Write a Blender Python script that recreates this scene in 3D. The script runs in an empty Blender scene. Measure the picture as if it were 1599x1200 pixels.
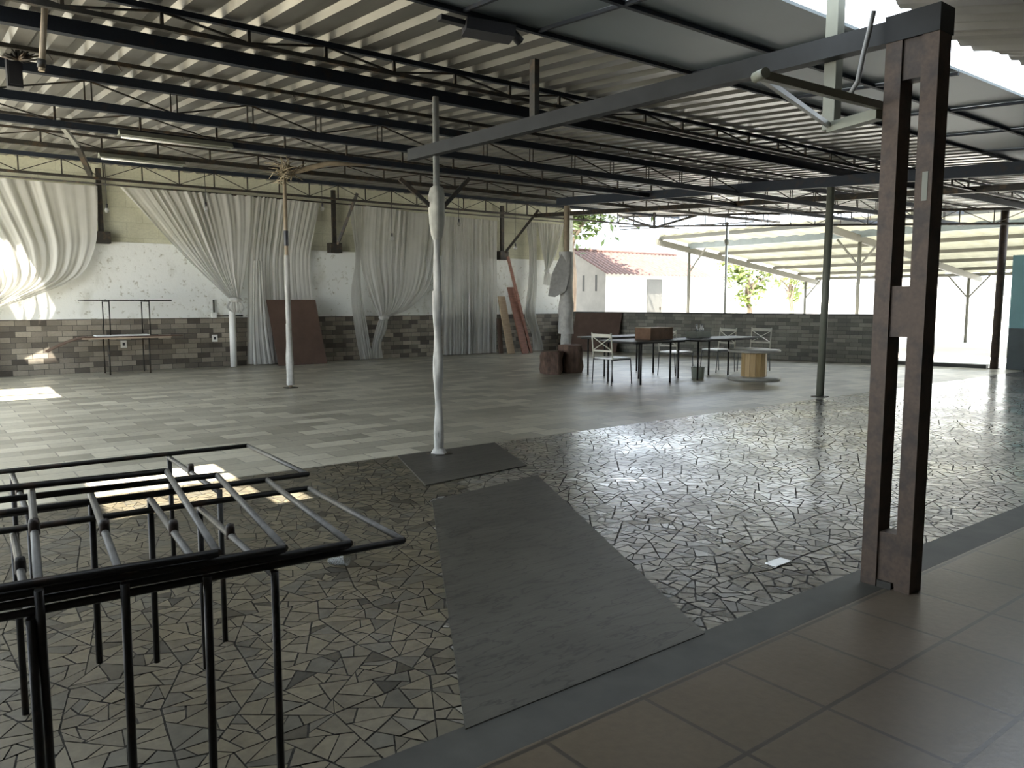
import bpy, bmesh, math, random
from mathutils import Vector, Matrix, noise
PI = math.pi
R = math.radians
C = bpy.context.scene.collection
rnd = random.Random(7)

# ------------------------------------------------------------------ materials
def new_mat(name):
    m = bpy.data.materials.new(name); m.use_nodes = True
    nt = m.node_tree; b = nt.nodes['Principled BSDF']
    return m, nt, b

def coords(nt, swizzle=None, scale=(1, 1, 1), loc=(0, 0, 0)):
    g = nt.nodes.new('ShaderNodeTexCoord')
    src = g.outputs['Object']
    if swizzle:
        s = nt.nodes.new('ShaderNodeSeparateXYZ'); nt.links.new(src, s.inputs[0])
        c = nt.nodes.new('ShaderNodeCombineXYZ')
        for i, ax in enumerate(swizzle):
            if ax in 'XYZ': nt.links.new(s.outputs[ax], c.inputs[i])
        src = c.outputs[0]
    mp = nt.nodes.new('ShaderNodeMapping'); mp.inputs['Scale'].default_value = scale; mp.inputs['Location'].default_value = loc
    nt.links.new(src, mp.inputs[0])
    return mp.outputs[0]

def ramp(nt, fac, stops):
    r = nt.nodes.new('ShaderNodeValToRGB')
    el = r.color_ramp.elements
    while len(el) < len(stops): el.new(0.5)
    for e, (p, c) in zip(el, stops):
        e.position = p; e.color = (*c, 1)
    nt.links.new(fac, r.inputs[0])
    return r.outputs[0]

def noise_tex(nt, vec, scale, detail=4, rough=.55):
    n = nt.nodes.new('ShaderNodeTexNoise')
    n.inputs['Scale'].default_value = scale; n.inputs['Detail'].default_value = detail
    n.inputs['Roughness'].default_value = rough
    nt.links.new(vec, n.inputs['Vector'])
    return n.outputs['Fac']

def mixc(nt, fac, a, b, mode='MIX'):
    x = nt.nodes.new('ShaderNodeMix'); x.data_type = 'RGBA'; x.blend_type = mode
    for k, val in ((0, fac), (6, a), (7, b)):
        if isinstance(val, (int, float)): x.inputs[k].default_value = val
        elif isinstance(val, tuple): x.inputs[k].default_value = (*val, 1)
        else: nt.links.new(val, x.inputs[k])
    return x.outputs[2]

def bump(nt, b, h, strength=.3, dist=.01):
    n = nt.nodes.new('ShaderNodeBump'); n.inputs['Strength'].default_value = strength
    n.inputs['Distance'].default_value = dist
    nt.links.new(h, n.inputs['Height']); nt.links.new(n.outputs[0], b.inputs['Normal'])

def plain(name, col, rough=.6, metal=0., var=.25, scale=6., bmp=0., stretch=(1, 1, 1), spec=.5):
    m, nt, b = new_mat(name)
    v = coords(nt, scale=stretch)
    f = noise_tex(nt, v, scale)
    lo = tuple(max(0, c * (1 - var)) for c in col); hi = tuple(min(1, c * (1 + var)) for c in col)
    nt.links.new(ramp(nt, f, [(.3, lo), (.7, hi)]), b.inputs['Base Color'])
    b.inputs['Roughness'].default_value = rough; b.inputs['Metallic'].default_value = metal
    b.inputs['Specular IOR Level'].default_value = spec
    if bmp: bump(nt, b, f, bmp)
    return m

def rusty(name, col, rust, amount=.55, rough=.5, metal=.4):
    m, nt, b = new_mat(name)
    v = coords(nt)
    f = noise_tex(nt, v, 9, 6); g = noise_tex(nt, v, 60, 3)
    c = ramp(nt, f, [(amount - .04, col), (amount + .12, rust)])
    c = mixc(nt, .3, c, ramp(nt, g, [(.3, (.3, .3, .3)), (.7, (1, 1, 1))]), 'MULTIPLY')
    nt.links.new(c, b.inputs['Base Color'])
    b.inputs['Roughness'].default_value = rough; b.inputs['Metallic'].default_value = metal
    b.inputs['Specular IOR Level'].default_value = .25
    return m

def stone_mat(name, r0, r1, coat=0.):
    m, nt, b = new_mat(name)
    a = nt.nodes.new('ShaderNodeVertexColor'); a.layer_name = 'stone'
    v = coords(nt); f = noise_tex(nt, v, 22, 6); g = noise_tex(nt, v, 1.1, 4)
    c = mixc(nt, .55, a.outputs[0], ramp(nt, f, [(.25, (.45, .45, .45)), (.75, (1, 1, 1))]), 'MULTIPLY')
    c = mixc(nt, .6, c, ramp(nt, g, [(.3, (.5, .48, .45)), (.65, (1, 1, 1))]), 'MULTIPLY')
    nt.links.new(c, b.inputs['Base Color'])
    rr = nt.nodes.new('ShaderNodeMapRange'); nt.links.new(g, rr.inputs[0])
    rr.inputs[1].default_value = .35; rr.inputs[2].default_value = .65
    rr.inputs[3].default_value = r0; rr.inputs[4].default_value = r1
    nt.links.new(rr.outputs[0], b.inputs['Roughness'])
    b.inputs['Coat Weight'].default_value = coat; b.inputs['Coat Roughness'].default_value = .22
    bump(nt, b, f, .12, .004)
    return m

def brick_mat(name, swz, w, h, c1, c2, mortar, msize=.006, rough=.6, squash=1., off=.5, bias=0., stain=.5, bscale=.3, loc=(0, 0, 0)):
    m, nt, b = new_mat(name)
    v = coords(nt, swz, loc=loc)
    t = nt.nodes.new('ShaderNodeTexBrick'); nt.links.new(v, t.inputs[0])
    t.offset = off; t.squash = squash
    t.inputs['Color1'].default_value = (*c1, 1); t.inputs['Color2'].default_value = (*c2, 1)
    t.inputs['Mortar'].default_value = (*mortar, 1); t.inputs['Scale'].default_value = 1
    t.inputs['Mortar Size'].default_value = msize; t.inputs['Brick Width'].default_value = w
    t.inputs['Row Height'].default_value = h; t.inputs['Bias'].default_value = bias
    f = noise_tex(nt, v, 2.2, 5); g = noise_tex(nt, v, 30, 4)
    c = mixc(nt, stain, t.outputs[0], ramp(nt, f, [(.3, (.55, .53, .5)), (.7, (1.0, 1.0, 1.0))]), 'MULTIPLY')
    c = mixc(nt, .4, c, ramp(nt, g, [(.3, (.6, .6, .6)), (.7, (1, 1, 1))]), 'MULTIPLY')
    nt.links.new(c, b.inputs['Base Color']); b.inputs['Roughness'].default_value = rough
    x = nt.nodes.new('ShaderNodeMath'); x.operation = 'SUBTRACT'
    nt.links.new(g, x.inputs[0]); nt.links.new(t.outputs['Fac'], x.inputs[1])
    bump(nt, b, x.outputs[0], bscale, .006)
    return m

def wood_mat(name, dark, light, rough=.6, scale=(2, 2, 14)):
    m, nt, b = new_mat(name)
    v = coords(nt, scale=scale); f = noise_tex(nt, v, 2.2, 5, .6)
    nt.links.new(ramp(nt, f, [(.3, dark), (.7, light)]), b.inputs['Base Color'])
    b.inputs['Roughness'].default_value = rough; bump(nt, b, f, .15, .004)
    return m

def sheer_mat(name, col, trans, clear):
    m, nt, b = new_mat(name)
    out = nt.nodes['Material Output']; nt.nodes.remove(b)
    v = coords(nt); f = noise_tex(nt, v, 2.5, 4)
    c = ramp(nt, f, [(.3, tuple(x * .88 for x in col)), (.7, col)])
    d = nt.nodes.new('ShaderNodeBsdfDiffuse'); t = nt.nodes.new('ShaderNodeBsdfTranslucent'); p = nt.nodes.new('ShaderNodeBsdfTransparent')
    nt.links.new(c, d.inputs[0]); nt.links.new(c, t.inputs[0])
    a = nt.nodes.new('ShaderNodeMixShader'); a.inputs[0].default_value = trans
    nt.links.new(d.outputs[0], a.inputs[1]); nt.links.new(t.outputs[0], a.inputs[2])
    z = nt.nodes.new('ShaderNodeMixShader'); z.inputs[0].default_value = clear
    nt.links.new(a.outputs[0], z.inputs[1]); nt.links.new(p.outputs[0], z.inputs[2])
    nt.links.new(z.outputs[0], out.inputs['Surface'])
    return m

def glass_mat(name, col, rough=.05):
    m, nt, b = new_mat(name)
    b.inputs['Base Color'].default_value = (*col, 1); b.inputs['Roughness'].default_value = rough
    b.inputs['Transmission Weight'].default_value = .85; b.inputs['IOR'].default_value = 1.3
    v = coords(nt); f = noise_tex(nt, v, 40, 2); bump(nt, b, f, .03, .002)
    return m

def plaster(name, col, dirt, swz='XZ'):
    m, nt, b = new_mat(name)
    v = coords(nt)
    s1 = coords(nt, scale=(1.2, 1.2, .55)); f = noise_tex(nt, s1, 1.6, 7, .62)
    g = noise_tex(nt, v, 11, 6, .65)
    c = ramp(nt, f, [(.30, dirt), (.47, col), (1, col)])
    c = mixc(nt, 1., c, ramp(nt, g, [(.30, (.55, .52, .44)), (.42, (1, 1, 1))]), 'MULTIPLY')
    nt.links.new(c, b.inputs['Base Color']); b.inputs['Roughness'].default_value = .85
    bump(nt, b, g, .5, .012)
    return m

M = {}
M['stone_wet'] = stone_mat('glossy broken stone', .15, .36, .6)
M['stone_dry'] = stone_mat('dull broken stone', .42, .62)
M['joint_dark'] = plain('dark joint mortar', (.035, .033, .03), .75, var=.4, scale=30, bmp=.3)
M['joint_light'] = plain('grey joint mortar', (.04, .037, .03), .8, var=.4, scale=30, bmp=.3)
M['paver'] = brick_mat('rectangular stone pavers', 'XY', .50, .26, (.32, .30, .235), (.66, .62, .50), (.26, .24, .20), .006, .37, stain=.45, bscale=.08)
M['concrete_patch'] = None
M['kerb'] = plain('dark cement kerb', (.040, .039, .033), .6, var=.25, scale=5, bmp=.15)
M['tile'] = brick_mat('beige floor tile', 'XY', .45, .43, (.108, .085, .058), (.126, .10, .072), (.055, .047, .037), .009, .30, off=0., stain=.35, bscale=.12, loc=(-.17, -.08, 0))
M['plaster'] = plaster('white stained plaster', (.80, .81, .77), (.60, .60, .53))
M['block'] = brick_mat('whitewashed block', 'XZ', .6, .3, (.62, .61, .45), (.68, .67, .51), (.57, .56, .42), .010, .9, stain=.5)
M['dado'] = brick_mat('split stone dado', 'XZ', .26, .105, (.075, .062, .048), (.42, .37, .29), (.05, .045, .038), .004, .6, off=.3, stain=.6)
M['dado_low'] = brick_mat('split stone dado of the low wall', 'YZ', .27, .092, (.15, .145, .12), (.36, .345, .28), (.10, .095, .08), .004, .6, off=.3, stain=.6)
M['white_wall'] = plain('white outdoor paint', (.85, .85, .82), .8, var=.05, scale=2)
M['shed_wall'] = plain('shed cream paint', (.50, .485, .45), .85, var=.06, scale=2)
M['shed_gable_shade'] = plain('shed wall darkened for shade', (.095, .09, .08), .9, var=.1, scale=3)  # shade on the gable end is put into this darker colour
M['ground'] = plain('pale concrete yard', (.68, .66, .62), .8, var=.12, scale=.6)
M['galv'] = plain('galvanised roof sheet', (.225, .217, .195), .36, .75, var=.22, scale=3.5, bmp=.05, stretch=(1, .25, 1))
M['flat_panel'] = plain('grey flat roof panel', (.125, .15, .168), .5, .1, var=.06, scale=1.2)
M['soffit'] = plain('grey painted soffit', (.19, .18, .165), .8, var=.08, scale=2)
M['eave'] = plain('fibre cement eave sheet', (.30, .29, .27), .8, var=.1, scale=5)
M['steel_blue'] = rusty('dark blue grey steel', (.016, .021, .030), (.030, .025, .022), .6, .6, .0)
M['steel_dark'] = rusty('dark brown steel', (.045, .042, .036), (.10, .07, .045), .55, .5, .3)
M['girder_grey'] = plain('dark grey girder paint', (.012, .0135, .014), .6, spec=.25)
M['steel_light'] = plain('galvanised steel tube', (.36, .36, .33), .45, .5, var=.2, scale=8)
M['frame_steel'] = rusty('black painted table tube', (.020, .019, .018), (.055, .036, .026), .6, .42, .3)
M['frame_bar'] = plain('bare grey steel bar', (.065, .062, .055), .5, .2, var=.3, scale=20)
M['post_brown'] = rusty('red brown primed steel', (.082, .058, .043), (.052, .041, .034), .5, .55, .1)
M['pvc'] = plain('aged white tube', (.15, .155, .12), .5, var=.12, scale=6)
M['hose'] = plain('grey conduit', (.15, .15, .14), .5, var=.15, scale=9)
M['curtain'] = sheer_mat('white sheer fabric', (.72, .71, .665), .35, .22)
M['wrap'] = plain('white wrapped cloth', (.40, .39, .36), .9, var=.14, scale=14, bmp=.5)
M['grey_wrap'] = plain('grey bundled cloth', (.40, .39, .335), .9, var=.15, scale=14, bmp=.5)
M['plywood'] = wood_mat('reddish plywood', (.075, .044, .030), (.12, .072, .050), .7, (1.2, 1.2, 1.2))
M['plank_red'] = wood_mat('red brown plank', (.17, .065, .04), (.29, .125, .08), .6)
M['plank_pale'] = wood_mat('pale pine plank', (.40, .29, .18), (.56, .43, .28), .6)
M['bark'] = wood_mat('rough bark', (.055, .035, .026), (.17, .105, .075), .9, (9, 9, 2))
M['cut_wood'] = wood_mat('cut wood end', (.16, .10, .07), (.26, .17, .12), .8, (6, 6, 6))
M['branch'] = wood_mat('peeled branch', (.23, .18, .12), (.36, .29, .2), .7, (4, 4, 4))
M['reel_wood'] = wood_mat('honey pine staves', (.44, .29, .12), (.62, .44, .22), .5, (16, 16, 1.2))
M['reel_top'] = plain('grey weathered reel flange', (.36, .34, .29), .45, var=.18, scale=7)
M['table_top'] = plain('dark laminate top', (.04, .04, .035), .5, var=.25, scale=5)
M['board_pale'] = wood_mat('pale plywood top', (.38, .28, .20), (.50, .38, .28), .6, (1, 6, 1))
M['white_board'] = plain('white board', (.82, .82, .8), .5, var=.04)
M['chair_white'] = plain('white painted chair tube', (.62, .60, .50), .4, var=.08, scale=9)
M['seat_white'] = plain('white vinyl seat', (.86, .86, .84), .3, var=.03)
M['chair_leg'] = plain('grey chair leg tube', (.16, .16, .155), .4, .4, var=.1)
M['carton'] = plain('brown cardboard', (.17, .095, .055), .8, var=.2, scale=9)
M['crate_grey'] = plain('grey green plastic', (.30, .32, .27), .5, var=.1)
M['dark_plastic'] = plain('black plastic', (.018, .018, .022), .4, var=.2)
M['white_plastic'] = plain('white plastic', (.78, .77, .72), .4, var=.05)
M['glass'] = glass_mat('clear glass', (.95, .96, .95))
M['clear_plastic'] = glass_mat('cloudy clear plastic', (.88, .9, .88), .25)
M['teal'] = plain('teal painted metal', (.16, .36, .38), .45, var=.1, scale=2)
M['dark_slate'] = plain('dark slate paint', (.05, .07, .075), .5, var=.2, scale=3)
M['roof_tile'] = plain('terracotta roof tile', (.085, .040, .030), .8, var=.3, scale=5)
M['leaf'] = plain('leaf green', (.07, .105, .022), .5, var=.45, scale=1.3)
M['leaf_light'] = plain('yellow green leaf', (.15, .19, .05), .5, var=.3, scale=1.3)
M['trunk'] = wood_mat('tree bark', (.10, .07, .05), (.22, .17, .12), .9, (6, 6, 1))
M['canopy_steel'] = plain('pale blue painted steel', (.17, .20, .21), .5, var=.08)
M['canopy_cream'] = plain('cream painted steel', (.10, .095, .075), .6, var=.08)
M['dry_flower'] = plain('dry straw', (.24, .20, .13), .9, var=.35, scale=20)
M['door_grey'] = plain('grey door paint', (.09, .088, .08), .6, var=.06)
M['shadow_slot'] = plain('dark slot opening', (.02, .02, .018), .9, var=.1)

def patch_mat():
    m, nt, b = new_mat('scored grey cement')
    v = coords(nt, scale=(3.0, 11, 1)); w = noise_tex(nt, v, 1.3, 3, .5)
    f = noise_tex(nt, coords(nt), 2.2, 5)
    c = ramp(nt, f, [(.3, (.042, .039, .032)), (.7, (.064, .060, .049))])
    c = mixc(nt, 1., c, ramp(nt, w, [(.47, (1, 1, 1)), (.495, (.42, .42, .42)), (.52, (1, 1, 1))]), 'MULTIPLY')
    nt.links.new(c, b.inputs['Base Color']); b.inputs['Roughness'].default_value = .5
    bump(nt, b, w, .3, .01)
    return m
M['concrete_patch'] = patch_mat()

def canopy_sheet():
    m, nt, b = new_mat('cream translucent sheet')
    out = nt.nodes['Material Output']; nt.nodes.remove(b)
    v = coords(nt); f = noise_tex(nt, v, 2.0, 4)
    c = ramp(nt, f, [(.3, (.28, .275, .21)), (.7, (.36, .355, .28))])
    d = nt.nodes.new('ShaderNodeBsdfDiffuse'); t = nt.nodes.new('ShaderNodeBsdfTranslucent')
    nt.links.new(c, d.inputs[0]); nt.links.new(c, t.inputs[0])
    a = nt.nodes.new('ShaderNodeMixShader'); a.inputs[0].default_value = .10
    nt.links.new(d.outputs[0], a.inputs[1]); nt.links.new(t.outputs[0], a.inputs[2])
    nt.links.new(a.outputs[0], out.inputs['Surface'])
    return m
M['canopy_sheet'] = canopy_sheet()

# ------------------------------------------------------------------ mesh builder
class MB:
    def __init__(s): s.v = []; s.f = []; s.mi = []; s.sm = []
    def add(s, vs, fs, mi=0, smooth=False):
        n = len(s.v); s.v += [Vector(p) for p in vs]
        for f in fs: s.f.append([i + n for i in f]); s.mi.append(mi); s.sm.append(smooth)
        return s
    def box(s, a, b, mi=0):
        x0, y0, z0 = a; x1, y1, z1 = b
        vs = [(x0,y0,z0),(x1,y0,z0),(x1,y1,z0),(x0,y1,z0),(x0,y0,z1),(x1,y0,z1),(x1,y1,z1),(x0,y1,z1)]
        return s.add(vs, [(0,3,2,1),(4,5,6,7),(0,1,5,4),(1,2,6,5),(2,3,7,6),(3,0,4,7)], mi)
    def bar(s, p, q, w, h, up=(0, 0, 1), mi=0):
        p = Vector(p); q = Vector(q); d = (q - p).normalized(); up = Vector(up)
        if abs(d.dot(up)) > .98: up = Vector((1, 0, 0))
        a = d.cross(up).normalized() * (w / 2); b = a.cross(d).normalized() * (h / 2)
        vs = [p - a - b, p + a - b, p + a + b, p - a + b, q - a - b, q + a - b, q + a + b, q - a + b]
        return s.add(vs, [(3,2,1,0),(4,5,6,7),(0,1,5,4),(1,2,6,5),(2,3,7,6),(3,0,4,7)], mi)
    def tube(s, pts, r, n=8, mi=0, cap=True):
        pts = [Vector(p) for p in pts]; rs = r if isinstance(r, (list, tuple)) else [r] * len(pts)
        ref = Vector((0, 0, 1)); vs = []; fs = []
        d0 = (pts[1] - pts[0]).normalized()
        if abs(d0.dot(ref)) > .9: ref = Vector((1, 0, 0))
        for i, p in enumerate(pts):
            d = (pts[min(i + 1, len(pts) - 1)] - pts[max(i - 1, 0)]).normalized()
            a = d.cross(ref).normalized(); b = d.cross(a).normalized()
            for k in range(n):
                t = 2 * PI * k / n; vs.append(p + (a * math.cos(t) + b * math.sin(t)) * rs[i])
        for i in range(len(pts) - 1):
            for k in range(n):
                k2 = (k + 1) % n; fs.append((i*n+k, i*n+k2, (i+1)*n+k2, (i+1)*n+k))
        s.add(vs, fs, mi, True)
        if cap:
            m = len(s.v) - len(vs)
            s.f.append([m + k for k in range(n)][::-1]); s.mi.append(mi); s.sm.append(False)
            s.f.append([m + (len(pts)-1)*n + k for k in range(n)]); s.mi.append(mi); s.sm.append(False)
        return s
    def lathe(s, c, prof, n=20, mi=0, wob=0., seed=0):
        vs = []; fs = []; c = Vector(c)
        for i, (r, z) in enumerate(prof):
            for k in range(n):
                t = 2 * PI * k / n
                rr = r * (1 + wob * noise.noise((math.cos(t) * 1.5 + seed, math.sin(t) * 1.5, z * 2.2)))
                vs.append(c + Vector((rr * math.cos(t), rr * math.sin(t), z)))
        for i in range(len(prof) - 1):
            for k in range(n):
                k2 = (k + 1) % n; fs.append((i*n+k, i*n+k2, (i+1)*n+k2, (i+1)*n+k))
        return s.add(vs, fs, mi, True)
    def prism(s, poly, z0, z1, mi=0):
        n = len(poly)
        vs = [(x, y, z0) for x, y in poly] + [(x, y, z1) for x, y in poly]
        return s.add(vs, [tuple(range(n))[::-1], tuple(range(n, 2*n))] + [(i, (i+1) % n, n+(i+1) % n, n+i) for i in range(n)], mi)
    def sphere(s, c, r, n=12, mi=0, sz=1.):
        prof = [(max(1e-4, r * math.sin(PI * i / 8)), -r * sz * math.cos(PI * i / 8)) for i in range(9)]
        return s.lathe(c, prof, n, mi)
    def mesh(s, name, mats, off=Vector((0, 0, 0)), flat=False):
        me = bpy.data.meshes.new(name)
        me.from_pydata([tuple(v - off) for v in s.v], [], s.f)
        for m in (mats if isinstance(mats, (list, tuple)) else [mats]): me.materials.append(m)
        me.polygons.foreach_set('material_index', s.mi)
        me.polygons.foreach_set('use_smooth', [bool(x) and not flat for x in s.sm])
        me.update()
        return me
    def build(s, name, mats, parent=None, base=None, local=False):
        """one mesh object; world-space vertices unless local; base = its origin when top-level"""
        off = Vector((0, 0, 0))
        if parent is not None and not local:
            p = parent
            while p is not None: off += p.location; p = p.parent
        elif base is not None: off = Vector(base)
        o = bpy.data.objects.new(name, s.mesh(name, mats, off)); C.objects.link(o)
        if parent is not None: o.parent = parent
        elif base is not None: o.location = off
        return o

def tag(o, label=None, cat=None, group=None, kind=None):
    if label: o['label'] = label
    if cat: o['category'] = cat
    if group: o['group'] = group
    if kind: o['kind'] = kind
    return o
def thing(name, label, cat, loc=(0, 0, 0), rotz=0., group=None):
    o = bpy.data.objects.new(name, None); C.objects.link(o); o.empty_display_size = .1
    o.location = loc; o.rotation_euler = (0, 0, rotz)
    return tag(o, label, cat, group)
def struct(name, mb, mats, label=None, cat=None):
    return tag(mb.build(name, mats), label, cat, None, 'structure')
def copy_tree(o, parent=None):
    c = o.copy(); C.objects.link(c)
    if parent is not None: c.parent = parent
    for ch in list(o.children): copy_tree(ch, c)
    return c
def link_part(name, me, parent, loc, rot=None):
    o = bpy.data.objects.new(name, me); C.objects.link(o); o.parent = parent; o.location = loc
    if rot: o.rotation_euler = rot
    return o

# hall axes: x runs along the curtained wall (to the right and away), y runs away from the camera to that wall
ROOF = lambda y: 2.866 + .07 * y

# ------------------------------------------------------------------ floor
def split_poly(poly, nrm, d):
    a = []; b = []
    for i, p in enumerate(poly):
        q = poly[(i + 1) % len(poly)]
        sp = nrm[0]*p[0] + nrm[1]*p[1] - d; sq = nrm[0]*q[0] + nrm[1]*q[1] - d
        (a if sp >= 0 else b).append(p)
        if sp * sq < 0:
            t = sp / (sp - sq); x = (p[0] + (q[0]-p[0])*t, p[1] + (q[1]-p[1])*t); a.append(x); b.append(x)
    return a, b
def area(p):
    return abs(sum(p[i][0]*p[(i+1) % len(p)][1] - p[(i+1) % len(p)][0]*p[i][1] for i in range(len(p)))) / 2
def cen(p): return (sum(q[0] for q in p)/len(p), sum(q[1] for q in p)/len(p))
def shatter(poly, A, out, jit):
    stack = [poly]
    while stack:
        p = stack.pop(); ar = area(p)
        if len(p) < 3 or ar < 1e-4: continue
        if ar < A * rnd.uniform(.55, 1.7): out.append(p); continue
        c = cen(p); best = max(((q[0]-r[0])**2 + (q[1]-r[1])**2, (q[0]-r[0], q[1]-r[1])) for q in p for r in p)
        ang = math.atan2(best[1][1], best[1][0]) + rnd.uniform(-jit, jit)
        n = (math.cos(ang), math.sin(ang)); k = .18 * math.sqrt(best[0])
        d = n[0]*c[0] + n[1]*c[1] + rnd.uniform(-k, k)
        a, b = split_poly(p, n, d)
        if len(a) < 3 or len(b) < 3: out.append(p); continue
        stack += [a, b]
def shrink(p, g):
    c = cen(p); r = math.sqrt(area(p) / PI); k = max(.5, 1 - g / r)
    return [(c[0] + (q[0]-c[0])*k, c[1] + (q[1]-c[1])*k) for q in p]

V0, V1 = 2.04, 6.22
floor = MB()
floor.box((-6, V1, -.2), (18.6, 17.4, 0), 0)                      # pavers
floor.box((1.9, V0, -.2), (18.6, V1, -.006), 1)                   # bed of the dark-jointed stones
floor.box((-6, V0, -.2), (1.9, V1, -.006), 2)                     # bed of the light-jointed stones
floor.box((-6, 1.82, -.2), (18.6, V0, .004), 3)                   # kerb
floor.box((-6, -3, -.2), (18.6, 1.82, .008), 4)                   # tiles
floor.prism([(1.36, 2.02), (2.58, 2.02), (3.95, 4.80), (2.84, 4.62)], -.05, .008, 7)
floor.prism([(3.05, 5.05), (4.12, 5.15), (4.55, 6.2), (3.45, 6.2)], -.05, .008, 7)
polys = []
gx, gy = 58, 12
gp = [[(-2.2 + 20.7 * (i + (rnd.uniform(-.3, .3) if 0 < i < gx else 0)) / gx, V0 + (V1 - V0) * (j + (rnd.uniform(-.3, .3) if 0 < j < gy else 0)) / gy) for j in range(gy + 1)] for i in range(gx + 1)]
for i in range(gx):
    for j in range(gy): shatter([gp[i][j], gp[i+1][j], gp[i+1][j+1], gp[i][j+1]], .0078, polys, .30)
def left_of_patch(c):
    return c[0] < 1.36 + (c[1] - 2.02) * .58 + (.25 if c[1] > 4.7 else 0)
cols = []; start = len(floor.f)
for p in polys:
    c = cen(p); lft = left_of_patch(c)
    q = shrink(p, .0055 if not lft else .0036)
    sg = .006 if lft else .010
    tx, ty = rnd.gauss(0, sg), rnd.gauss(0, sg)
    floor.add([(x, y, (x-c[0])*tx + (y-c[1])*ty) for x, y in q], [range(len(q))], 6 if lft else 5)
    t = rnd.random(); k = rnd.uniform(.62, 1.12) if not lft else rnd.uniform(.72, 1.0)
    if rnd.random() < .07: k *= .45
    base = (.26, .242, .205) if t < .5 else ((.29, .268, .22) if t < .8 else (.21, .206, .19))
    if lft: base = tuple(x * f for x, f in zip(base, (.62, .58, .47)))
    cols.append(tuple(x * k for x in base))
fl = floor.build('floor', [M['paver'], M['joint_dark'], M['joint_light'], M['kerb'], M['tile'], M['stone_wet'], M['stone_dry'], M['concrete_patch']])
tag(fl, kind='structure')
att = fl.data.color_attributes.new('stone', 'FLOAT_COLOR', 'CORNER')
for i, col in enumerate(cols):
    for li in fl.data.polygons[start + i].loop_indices: att.data[li].color = (*col, 1)
# orientation: stones face up
bm = bmesh.new(); bm.from_mesh(fl.data)
for f in bm.faces:
    if f.material_index in (5, 6) and f.normal.z < 0: f.normal_flip()
bm.to_mesh(fl.data); bm.free()

# ------------------------------------------------------------------ walls of the hall
w = MB()
w.box((-6, 17.4, 0), (15.6, 17.62, 1.065), 0)
w.box((-6, 17.415, 1.065), (15.6, 17.62, 2.6), 1)
w.box((-6, 17.44, 2.6), (15.6, 17.62, 4.17), 2)
w.box((15.33, 17.38, 1.065), (15.62, 17.62, 4.0), 1)
struct('wall_back', w, [M['dado'], M['plaster'], M['block']])
LW = lambda y: 17.47 - .253 * (y - 9.07)                            # line of the low wall
w = MB()
y0, y1 = 9.07, 17.4
w.prism([(LW(y0), y0), (LW(y0) + .18, y0 + .03), (LW(y1) + .18, y1), (LW(y1), y1)], 0, 1.09, 0)
w.prism([(LW(y0) - .02, y0 - .04), (LW(y0) + .2, y0), (LW(y1) + .2, y1), (LW(y1) - .02, y1)], 1.09, 1.125, 1)
struct('wall_right', w, [M['dado_low'], M['kerb']])
w = MB()
w.prism([(LW(9.07) - .06, 8.86), (LW(9.07) + .22, 8.9), (LW(9.07) + .2, 9.12), (LW(9.07) - .06, 9.06)], 0, 1.1)
struct('trim_1', w, M['shed_wall'])
w = MB()
w.prism([(17.53, 8.86), (18.0, 6.95), (18.25, 7.0), (17.78, 8.92)], 0, .075)
struct('trim_2', w, M['kerb'])
w = MB()                                                             # teal wall past the gateway, its unseen length added to block light
w.box((18.12, -3, .0), (18.3, 6.62, .86), 0); w.box((18.12, -3, .86), (18.3, 6.62, 2.36), 1)
struct('wall_right_near', w, [M['dark_slate'], M['teal']])
w = MB()
w.box((-6, -3.2, 0), (18.6, -3, 2.72), 0)
struct('wall_house', w, M['soffit'])
w = MB()
w.box((-6.2, -3.2, 0), (-6, 4.2, 3.1), 0)  # unseen end wall, added to keep side light off the foreground
struct('wall_left_blocker', w, M['plaster'])
w = MB()
w.box((-6, -3.2, 2.72), (18.6, 1.42, 2.95), 0)                       # flat slab over the tiled strip
w.box((-6, 1.2, 2.95), (18.6, 1.42, 7.2), 1)                         # unseen upper storey, added to keep sun out of the eave gap
w.box((-6, -3.2, 7.2), (18.6, 1.42, 7.4), 1)
struct('ceiling_porch', w, [M['soffit'], M['white_wall']])
# fibre cement eave
w = MB(); n = 24 * 24; vs = []; fs = []
for i in range(n + 1):
    x = -5.5 + 24 * i / n
    zz = .022 * math.cos(2 * PI * x / .177)
    ye = 2.12 + .05 * noise.noise((x * 1.7, 0, 0)) + (.07 if noise.noise((x * .9, 5, 0)) > .25 else 0)
    for yy, z in ((1.3, 2.735), (ye, 2.93)):
        vs.append((x, yy, z + zz)); vs.append((x, yy, z + zz + .008))
for i in range(n):
    a = 4 * i; b = a + 4
    fs += [(a, a+2, b+2, b), (a+1, b+1, b+3, a+3), (a+2, a+3, b+3, b+2)]
w.add(vs, fs)
struct('ceiling_eave', w, M['eave'])

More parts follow.
